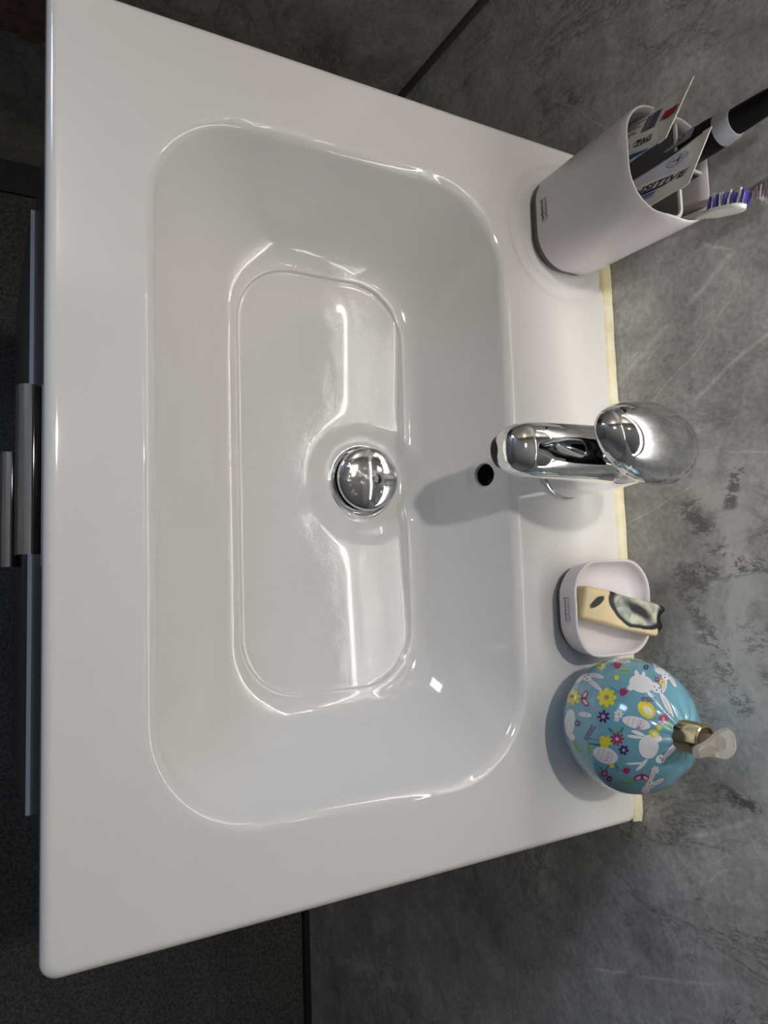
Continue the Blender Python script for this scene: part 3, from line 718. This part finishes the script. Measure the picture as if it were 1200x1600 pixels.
pm = {k: mat('print_'+k, v, .2, coat=.6) for k, v in dict(white='#dfe0e4', pink='#d9b7bd', yellow='#d8cf3c', magenta='#a3285f', dark='#4b2a5e', green='#2f7b74', lav='#a79ac4', palegreen='#7fae6a', cream='#e6e3c0', black='#1c1c24', leaf='#2b6f7a', orange='#c9762e').items()}
def oval(x, y, a, b, rot=0, n=20):
    r = radians(rot); return [(x+a*cos(t)*cos(r)-b*sin(t)*sin(r), y+a*cos(t)*sin(r)+b*sin(t)*cos(r)) for t in (2*pi*i/n for i in range(n))]
def petals(n, R, a, b, col, core, rc):
    return [(oval(R*cos(2*pi*i/n), R*sin(2*pi*i/n), a, b, 360*i/n, 12), col, i*.00002) for i in range(n)] + [(oval(0, 0, rc, rc), core, .0004)]
def motif(k):
    if k == 'rabbit_face': return [(oval(.55, -.28, .62, .17, -6), 'white', 0), (oval(.45, .40, .58, .18, 25), 'white', 0), (oval(.6, -.28, .42, .08, -6), 'pink', .0002), (oval(.5, .42, .40, .08, 25), 'pink', .0002),
        (oval(-.15, 0, .42, .36), 'white', .0001), (oval(-.85, .15, .55, .36, -35), 'white', 0), (oval(.0, -.17, .06, .05), 'black', .0004), (oval(-.05, .18, .06, .05), 'black', .0004), (oval(-.28, .02, .05, .05), 'magenta', .0004), (oval(-.15, -.32, .08, .08), 'pink', .0003)]
    if k == 'rabbit_sit': return [(oval(0, 0, .85, .60, 15), 'white', 0), (oval(-.30, -.62, .16, .42, -10), 'white', 0), (oval(.15, -.55, .14, .40, 5), 'white', 0), (oval(-.70, .25, .25, .2), 'white', .0001), (oval(1.0, .25, .42, .32, 30), 'white', .0001),
        (oval(1.75, 1.15, .85, .15, 55), 'white', 0), (oval(2.05, 1.35, 1.0, .15, 50), 'white', .00005), (oval(1.9, 1.25, .6, .05, 50), 'pink', .0002), (oval(1.25, .25, .05, .06), 'black', .0004), (oval(1.05, .42, .05, .05), 'black', .0004), (oval(.9, .2, .05, .05), 'magenta', .0004)]
    if k == 'rabbit_jump': return [(oval(.1, 0, .62, .75, 0), 'white', 0), (oval(-.75, -.62, .50, .10, 5), 'white', 0), (oval(-.55, -.85, .45, .12, 20), 'white', 0), (oval(-.75, 1.15, .62, .10, -10), 'white', 0), (oval(-.30, 1.25, .14, .60, 35), 'white', 0),
        (oval(.9, .80, .34, .30), 'white', .0001), (oval(1.55, .25, .75, .11, -42), 'white', 0), (oval(1.35, .55, .75, .10, -38), 'white', 0), (oval(1.5, .35, .5, .04, -42), 'pink', .0002), (oval(.75, -.5, .22, .18, -30), 'white', 0), (oval(.85, .70, .05, .05), 'black', .0004), (oval(1.0, .85, .05, .05), 'black', .0004)]
    if k == 'rabbit_body': return [(oval(0, 0, .75, 1.9, 0), 'white', 0), (oval(.4, 1.9, .4, .5, 0), 'white', 0)]
    if k in ('egg_small', 'egg_wide'):
        b = .40 if k == 'egg_small' else .62
        out = [(oval(0, 0, 1, b), 'white', 0)]
        for x in (-.6, -.25, .1, .45): out.append(([(x, -b*.8*math.sqrt(1-x*x)), (x+.07, -b*.8*math.sqrt(1-x*x)), (x+.07, b*.8*math.sqrt(1-x*x)), (x, b*.8*math.sqrt(1-x*x))], 'pink', .0002))
        return out + [(oval(.28, y, .06, .06), 'lav', .0003) for y in (-.3*b*1.5, 0, .3*b*1.5)]
    if k == 'chick': return [(oval(0, 0, 1, .72, 20), 'yellow', 0), (oval(.15, .05, .6, .35, 20), 'cream', .0002), (oval(-.35, -.75, .25, .1, 30), 'orange', .0002)]
    if k == 'daisy_yellow': return petals(8, .62, .40, .26, 'yellow', 'orange', .16)
    if k == 'daisy_magenta': return petals(9, .62, .38, .16, 'magenta', 'pink', .22) + [(oval(-.9, -1.2, .5, .16, 50), 'green', 0), (oval(.6, -1.2, .5, .16, -60), 'green', 0)]
    if k == 'daisy_dark': return petals(6, .60, .34, .28, 'dark', 'pink', .18)
    if k == 'daisy_purple': return petals(7, .58, .42, .20, 'dark', 'lav', .30)
    if k == 'daisy_lavender': return petals(6, .5, .40, .28, 'lav', 'dark', .15)
    if k == 'daisy_white': return petals(7, .60, .38, .22, 'white', 'yellow', .20)
    if k == 'tulip_yellow': return [([(-.7, -.7), (-.2, -.85), (.1, -.5), (.5, -.95), (.55, -.45), (1.0, -.3), (.6, 0), (1.1, .4), (.5, .5), (.3, .95), (-.6, .85), (-.9, 0)], 'yellow', 0), (oval(-1.9, -.3, 1.2, .07, 10), 'leaf', 0), (oval(-1.8, .45, 1.1, .16, 5), 'leaf', 0)]
    if k == 'tulip_red': return [([(-.8, 0), (-.5, -.8), (0, -.45), (.2, -1), (.6, -.4), (1.1, -.3), (.7, .5), (0, .95), (-.6, .7)], 'magenta', 0), (oval(-1.9, -.6, 1.4, .07, 40), 'leaf', 0), (oval(-2.3, -.2, .9, .12, 70), 'leaf', 0)]
    if k == 'butterfly': return [(oval(.1, -.5, .65, .38, -55), 'magenta', 0), (oval(.1, .5, .65, .38, 55), 'magenta', 0), (oval(.15, -.5, .40, .20, -55), 'pink', .0003), (oval(.15, .5, .40, .20, 55), 'pink', .0003), (oval(-.1, 0, .5, .08, 0), 'dark', .0004)]
    if k == 'sprig': return [(oval(0, 0, 1.1, .04, 0), 'dark', 0)] + [(oval(-.9+.36*i, s_*.22, .2, .07, s_*40), 'dark', .0001) for i in range(6) for s_ in (-1, 1)]
    if k == 'leaf': return [(oval(0, 0, 1, .38), 'palegreen', 0), (oval(0, 0, .9, .05), 'green', .0002)]
    return [(oval(0, 0, 1, 1), 'yellow', 0)]
PNAME = dict(rabbit_face='rabbit_print', rabbit_sit='rabbit_print', rabbit_jump='rabbit_print', rabbit_body='rabbit_print', egg_small='egg_print', egg_wide='egg_print', chick='egg_print', butterfly='butterfly_print', sprig='sprig_print', leaf='leaf_print', dot_yellow='flower_print', tulip_red='tulip_print', tulip_yellow='tulip_print')
def put_print(rec):
    k, n, eu, ev, a, s = rec
    s *= 1.22 if 'rabbit' in k else 1.12
    n, eu, ev = Vector(n).normalized(), Vector(eu)/1e3, Vector(ev)/1e3; r = radians(a); VS, FS, MI, mats = [], [], [], []
    for pts, col, off in motif(k):
        if pm[col] not in mats: mats.append(pm[col])
        P2 = [Vector(((x*cos(r)-y*sin(r))*s, (x*sin(r)+y*cos(r))*s, 0)) for x, y in pts]
        cx = sum((p for p in P2), Vector())/len(P2)
        v_, f_ = sub_tri(P2+[cx], [(i, (i+1) % len(P2), len(P2)) for i in range(len(P2))], 4.0)
        b = len(VS)
        for v in v_:
            p = BC + n*BR + eu*v.x + ev*v.y; q, nn = ball(p); VS.append(q + nn*(.00012+off*.5))
        for f in f_: FS.append(tuple(b+i for i in f)); MI.append(mats.index(pm[col]))
    me = bpy.data.meshes.new('p'); me.from_pydata([tuple(v) for v in VS], [], FS)
    for m in mats: me.materials.append(m)
    me.polygons.foreach_set('material_index', MI)
    return link(PNAME.get(k, 'flower_print'), me, None, disp)
PRINTS = [
    ('rabbit_face', [-0.7564, -0.6287, -0.1804], [-0.097, -0.111, 0.81], [0.375, -0.614, 0.59], 10, 15.0),
    ('rabbit_sit', [-0.7255, -0.3533, 0.5906], [0.012, 0.4, 0.251], [0.405, -0.356, 0.282], 0, 19.0),
    ('rabbit_face', [-0.7675, 0.1447, 0.6245], [0.088, 0.813, -0.086], [0.347, -0.748, 0.592], 60, 14.2),
    ('rabbit_jump', [0.1022, -0.5706, 0.8149], [0.004, 0.369, 0.257], [0.464, 0.015, -0.049], 0, 20.6),
    ('rabbit_face', [0.6692, -0.3538, 0.6534], [0.024, 0.435, 0.21], [0.625, 0.425, -0.416], -50, 15.0),
    ('rabbit_body', [-0.0969, -0.9446, -0.3135], [-0.205, -0.316, 1.034], [0.48, -0.055, 0.022], 5, 9.5),
    ('egg_small', [-0.2254, -0.6512, 0.7247], [-0.005, 0.332, 0.295], [0.437, -0.094, 0.05], 15, 20.6),
    ('egg_wide', [0.2638, -0.9018, 0.3423], [-0.071, 0.163, 0.48], [0.504, 0.098, -0.134], 20, 18.2),
    ('chick', [-0.3953, -0.4913, 0.7762], [0.01, 0.386, 0.248], [0.425, -0.165, 0.11], 25, 14.2),
    ('daisy_yellow', [-0.5358, -0.7822, 0.318], [-0.035, 0.206, 0.444], [0.426, -0.218, 0.177], 0, 13.9),
    ('daisy_yellow', [-0.4657, -0.8085, -0.3597], [-0.171, -0.351, 1.028], [0.403, -0.405, 0.395], 0, 11.4),
    ('tulip_yellow', [0.0556, -0.9207, 0.3863], [-0.056, 0.188, 0.452], [0.472, 0.01, -0.046], 0, 9.8),
    ('tulip_red', [-0.6183, -0.6179, 0.4856], [-0.013, 0.291, 0.352], [0.418, -0.256, 0.204], 0, 6.6),
    ('tulip_red', [-0.9444, -0.3102, 0.1086], [-0.021, 0.224, 0.446], [0.342, -0.776, 0.701], 0, 6.6),
    ('butterfly', [-0.485, -0.8738, -0.0365], [-0.085, 0.022, 0.663], [0.429, -0.245, 0.217], 0, 10.3),
    ('daisy_purple', [-0.2813, -0.8942, 0.3483], [-0.046, 0.192, 0.453], [0.443, -0.11, 0.072], 20, 9.5),
    ('daisy_magenta', [0.0042, -0.8446, 0.5354], [-0.035, 0.245, 0.385], [0.461, -0.012, -0.025], 0, 10.1),
    ('daisy_dark', [0.1543, -0.79, 0.5933], [-0.031, 0.266, 0.361], [0.476, 0.039, -0.073], 10, 7.9),
    ('butterfly', [0.5518, -0.5234, 0.6492], [-0.007, 0.347, 0.285], [0.558, 0.257, -0.271], 90, 10.3),
    ('daisy_purple', [-0.132, -0.9879, -0.0812], [-0.123, -0.041, 0.735], [0.468, -0.064, 0.03], 0, 5.1),
    ('daisy_white', [-0.3304, -0.781, 0.53], [-0.024, 0.263, 0.371], [0.435, -0.126, 0.084], 0, 7.1),
    ('daisy_white', [-0.2622, -0.8141, 0.5182], [-0.028, 0.253, 0.381], [0.44, -0.102, 0.061], 0, 4.1),
    ('daisy_lavender', [-0.1521, -0.6448, 0.7491], [-0.004, 0.338, 0.289], [0.442, -0.07, 0.028], 0, 4.7),
    ('daisy_white', [0.4397, -0.4163, 0.7958], [0.022, 0.426, 0.21], [0.525, 0.182, -0.197], 0, 6.3),
    ('daisy_magenta', [0.5527, -0.8048, 0.2164], [-0.112, 0.079, 0.572], [0.595, 0.317, -0.353], 0, 6.0),
    ('tulip_red', [0.4559, -0.7075, 0.54], [-0.039, 0.259, 0.371], [0.532, 0.185, -0.211], 0, 5.7),
    ('sprig', [-0.0335, -0.9873, 0.1554], [-0.085, 0.094, 0.568], [0.471, -0.018, -0.018], -60, 11.1),
    ('leaf', [0.2136, -0.9708, 0.1097], [-0.111, 0.048, 0.619], [0.511, 0.098, -0.138], 80, 7.9),
    ('leaf', [-0.8751, -0.3773, 0.303], [-0.007, 0.305, 0.356], [0.39, -0.53, 0.457], 0, 9.5),
    ('daisy_yellow', [-0.9076, -0.3907, -0.1537], [-0.084, -0.11, 0.798], [0.218, -0.779, 0.745], 0, 6.6),
    ('leaf', [-0.4073, -0.8579, 0.3131], [-0.043, 0.189, 0.459], [0.434, -0.16, 0.122], 90, 6.3),
    ('chick', [-0.0755, -0.4804, 0.8738], [0.016, 0.407, 0.224], [0.445, -0.052, 0.009], 10, 7.9),
    ('daisy_magenta', [-0.2686, -0.3189, 0.9089], [0.031, 0.47, 0.173], [0.429, -0.134, 0.078], 0, 7.6),
    ('leaf', [-0.1845, -0.2675, 0.9457], [0.04, 0.5, 0.148], [0.434, -0.107, 0.054], 40, 7.1),
    ('daisy_yellow', [-0.72, -0.0391, 0.6928], [0.05, 0.599, 0.084], [0.386, -0.479, 0.371], 0, 4.4),
    ('daisy_magenta', [-0.7563, -0.0896, 0.648], [0.041, 0.554, 0.122], [0.387, -0.485, 0.381], 0, 4.1),
    ('daisy_dark', [-0.9108, -0.0365, 0.4112], [0.038, 0.558, 0.13], [0.342, -0.801, 0.672], 0, 4.4),
    ('leaf', [-0.0936, -0.8346, 0.5429], [-0.031, 0.252, 0.379], [0.452, -0.045, 0.007], 60, 6.3),
    ('leaf', [0.2294, -0.9604, -0.1583], [-0.196, -0.191, 0.9], [0.546, 0.168, -0.216], 60, 9.5),
    ('leaf', [0.2393, -0.2077, 0.9485], [0.061, 0.552, 0.104], [0.488, 0.083, -0.106], -40, 6.3),
    ('dot_yellow', [-0.791, -0.5333, 0.2998], [-0.018, 0.255, 0.401], [0.405, -0.402, 0.346], 0, 3.5),
    ('dot_yellow', [0.4059, -0.8256, 0.392], [-0.067, 0.184, 0.454], [0.529, 0.167, -0.2], 0, 3.2),
    ('dot_yellow', [-0.1536, -0.4105, 0.8988], [0.023, 0.434, 0.201], [0.438, -0.083, 0.036], 0, 3.5),
    ('daisy_lavender', [-0.3752, -0.9052, 0.1995], [-0.058, 0.14, 0.519], [0.438, -0.154, 0.119], 0, 3.5),
    ('daisy_lavender', [0.2547, -0.8539, -0.454], [-0.246, -0.548, 0.921], [0.691, 0.553, -0.64], 0, 6.3),
    ('leaf', [0.6624, -0.6061, 0.4403], [-0.053, 0.235, 0.401], [0.619, 0.388, -0.404], 5, 9.5),
    ('daisy_dark', [0.638, -0.7325, 0.2374], [-0.112, 0.087, 0.561], [0.635, 0.414, -0.445], 0, 4.7),
    ('sprig', [-0.5225, -0.4074, 0.749], [0.015, 0.41, 0.232], [0.417, -0.228, 0.165], 0, 9.5),
    ('egg_small', [-0.2725, -0.961, 0.0463], [-0.086, 0.056, 0.619], [0.449, -0.122, 0.089], 10, 9.2),
    ('egg_small', [-0.984, -0.1651, 0.0663], [-0.014, 0.26, 0.418], [0.193, -0.802, 0.728], 3, 12.7),
]
for rec in PRINTS: put_print(rec)
# the pattern goes on round the far side
for k in range(34):
    for _ in range(30):
        th = random.uniform(.5, 2.5); a = random.uniform(0, 2*pi); n = Vector((sin(th)*cos(a), sin(th)*sin(a), cos(th)))
        if n.dot(Vector((-.27, -.72, .64))) < .18: break
    else: continue
    e = n.cross(Vector((0, 0, 1))).normalized(); f = n.cross(e)
    put_print((random.choice(('rabbit_face', 'rabbit_sit', 'egg_wide', 'daisy_yellow', 'daisy_magenta', 'daisy_dark', 'butterfly', 'leaf', 'daisy_white', 'tulip_red')), list(n), list(e*.42), list(f*.42), random.uniform(0, 360), random.uniform(8, 13)))
gold = mat('polished_gold', (.80, .72, .45), .10, 1); clear = mat('milky_clear_plastic', '#efeae2', .18, Transmission_Weight=.75, IOR=1.3)
cx, cy = .2055, -.0545
lobj('collar', (cx, cy, .0985), [(.0128, -.003), (.0128, 0), (.0122, .0006), (.0117, .0012), (.0116, .0200), (.0112, .0216), (.0102, .0222), (.0090, .0216), (.0086, .0190), (.0060, .0185)], gold, disp, 64)['label'] = 'polished gold collar'
lobj('inner_ring', (cx, cy, .1165), [(.0085, 0), (.0085, .0012), (.006, .0014), (.005, .0016)], mat('brown_inner_ring', '#5a4436', .4), disp)
lobj('pump_stem', (cx, cy, .1165), [(.0050, 0), (.0050, .0110), (.0040, .0145)], clear, disp, 32)
def nozzle():
    d = Vector((.10, -1, -.10)).normalized(); up = Vector((0, 0, 1)); up = (up-d*up.dot(d)).normalized(); sd = d.cross(up); c0 = Vector((cx, cy, .1335)); rings = []
    for t, a, b in ((-.0112, .002, .0015), (-.0108, .0050, .0024), (-.0092, .0078, .0030), (-.006, .0100, .0034), (-.001, .0110, .0036), (.004, .0098, .0038), (.009, .0075, .0040), (.014, .0056, .0040), (.019, .0048, .0038), (.025, .0043, .0034), (.0256, .0036, .0028)):
        rings.append(superring(c0+d*t, a, b, sd, up, 32, 2.3))
    return loft(rings)
vs, fs = nozzle(); M('pump_nozzle', vs, fs, clear, disp, None, 60)['label'] = 'milky translucent nozzle'

# ---------------------------------------------------------------- towel hanging low on the left wall
tm = mat('dark_reddish_towel', '#4a3836', .95); _p = position(tm)
L(tm, ramp(tm, noise(tm, _p, 60, 3), [(.4, rgb('#4a443e')), (.6, rgb('#6e5350'))]), base_in(tm)); bump(tm, noise(tm, _p, 500, 2), .8, .002)
rings = []
for i in range(41):
    y = -.395-.30*i/40; wv = .0035*sin(i*.9)+.0025*sin(i*.37+1); zb = -.421 + .004*abs(i/40-.3) + .0025*sin(i*.35+.6)
    RC = (XL+.0262, .1625); path = []
    for z in (zb, zb+.05, -.2, 0, .1): f = min(1, (.1625-z)/.3); path.append((RC[0]+.0068+wv*f, z))
    for a in range(0, 181, 20): path.append((RC[0]+.0068*cos(radians(a)), RC[1]+.0068*sin(radians(a))))
    for z in (.1, 0, -.15): path.append((RC[0]-.0068+wv*.2, z))
    o_, i_ = [], []
    for k in range(len(path)):
        p0, p1 = path[max(0, k-1)], path[min(len(path)-1, k+1)]; t = Vector((p1[0]-p0[0], p1[1]-p0[1])).normalized(); nn = Vector((t.y, -t.x))*.0016
        o_.append((path[k][0]+nn.x, y, path[k][1]+nn.y)); i_.append((path[k][0]-nn.x, y, path[k][1]-nn.y))
    rings.append(o_+i_[::-1])
vs, fs = loft(rings); tag(M('hanging_towel', vs, fs, tm, None, None, 60), 'dark reddish-brown towel hanging on the left wall beyond the basin corner', 'towel')
tr = thing('towel_rail', (XL, -.54, .166), 'chrome towel rail on the left wall holding the brown towel', 'towel rail')
lobj('rail', (XL+.0262, -.36, .1625), [(.0045, 0), (.0045, .37)], chrome, tr, 24, (0, -1, 0))
for y in (-.372, -.718): lobj('bracket', (XL, y, .1625), [(.010, 0), (.010, .003), (.004, .004), (.004, .0262)], chrome, tr, 24, (1, 0, 0))

# ---------------------------------------------------------------- lit mirror above the basin (out of the frame, it shows in the glaze and chrome)
mir = thing('lit_mirror', (0, WY, .30), 'rectangular wall mirror with a lit border above the basin', 'mirror')
glass = mat('mirror_glass', (.9, .9, .9), .02, 1)
em = mat('lit_border', (1, 1, 1), .5); em.node_tree.nodes['Principled BSDF'].inputs['Emission Color'].default_value = (1, .97, .92, 1); em.node_tree.nodes['Principled BSDF'].inputs['Emission Strength'].default_value = MIRROR_GLOW
em2 = mat('rear_lit_strip', (1, 1, 1), .5); em2.node_tree.nodes['Principled BSDF'].inputs['Emission Color'].default_value = (1, .96, .90, 1); em2.node_tree.nodes['Principled BSDF'].inputs['Emission Strength'].default_value = BACK_GLOW
MX0, MX1, MZ0, MZ1 = -.33, .33, .30, 1.00
def mr_(ins, y, r=.05): return [(a, y, b) for a, b, _ in rrect(MX0+ins, MX1-ins, MZ0+ins, MZ1-ins, r-ins*.8, 0, 4, 8)]
vs, fs = loft([mr_(0, WY-.024), mr_(0, WY-.029)]); M('mirror_panel', vs, fs, glass, mir, None, 30)
vs, fs = loft([mr_(.05, WY-.001), mr_(.05, WY-.0235)]); M('backing_frame', vs, fs, mat('white_backing', '#d8d8d8', .5), mir, None, 30)
vs, fs = loft([mr_(.049, WY-.019), mr_(.049, WY-.010)], False, False); M('back_light', vs, fs, em2, mir, None, False)
vs, fs = loft([mr_(.018, WY-.0295, .05), mr_(.028, WY-.0295, .05)], False, False)
for keep in (lambda z: z < MZ0+.065, lambda z: z > MZ1-.065):
    f2 = [f for f in fs if all(keep(vs[i][2]) for i in f)]; used = sorted({i for f in f2 for i in f}); ix = {a: b for b, a in enumerate(used)}
    M('light_strip', [vs[i] for i in used], [tuple(ix[i] for i in f) for f in f2], em, mir, None, False)
for (x, y) in ((-.29, -.36),):
    d = thing('ceiling_downlight', (x, y, CEIL), 'round recessed downlight in the ceiling', 'downlight')
    vs, fs = loft(lathe((x, y, CEIL-.004), [(.042, .004), (.042, .0005), (.040, 0), (.030, 0), (.030, .003)], 40), False, False); M('bezel', vs, fs, chrome, d, None, 40)
    vs, fs = loft(lathe((x, y, CEIL-.0025), [(.029, 0), (.0001, 0.0001)], 40), False, True); l_ = M('lens', vs, fs, None, d, None, False)
    lm = mat('downlight_lens', (1, 1, 1), .5); lm.node_tree.nodes['Principled BSDF'].inputs['Emission Color'].default_value = (1, .94, .85, 1); lm.node_tree.nodes['Principled BSDF'].inputs['Emission Strength'].default_value = 30; l_.data.materials.append(lm)
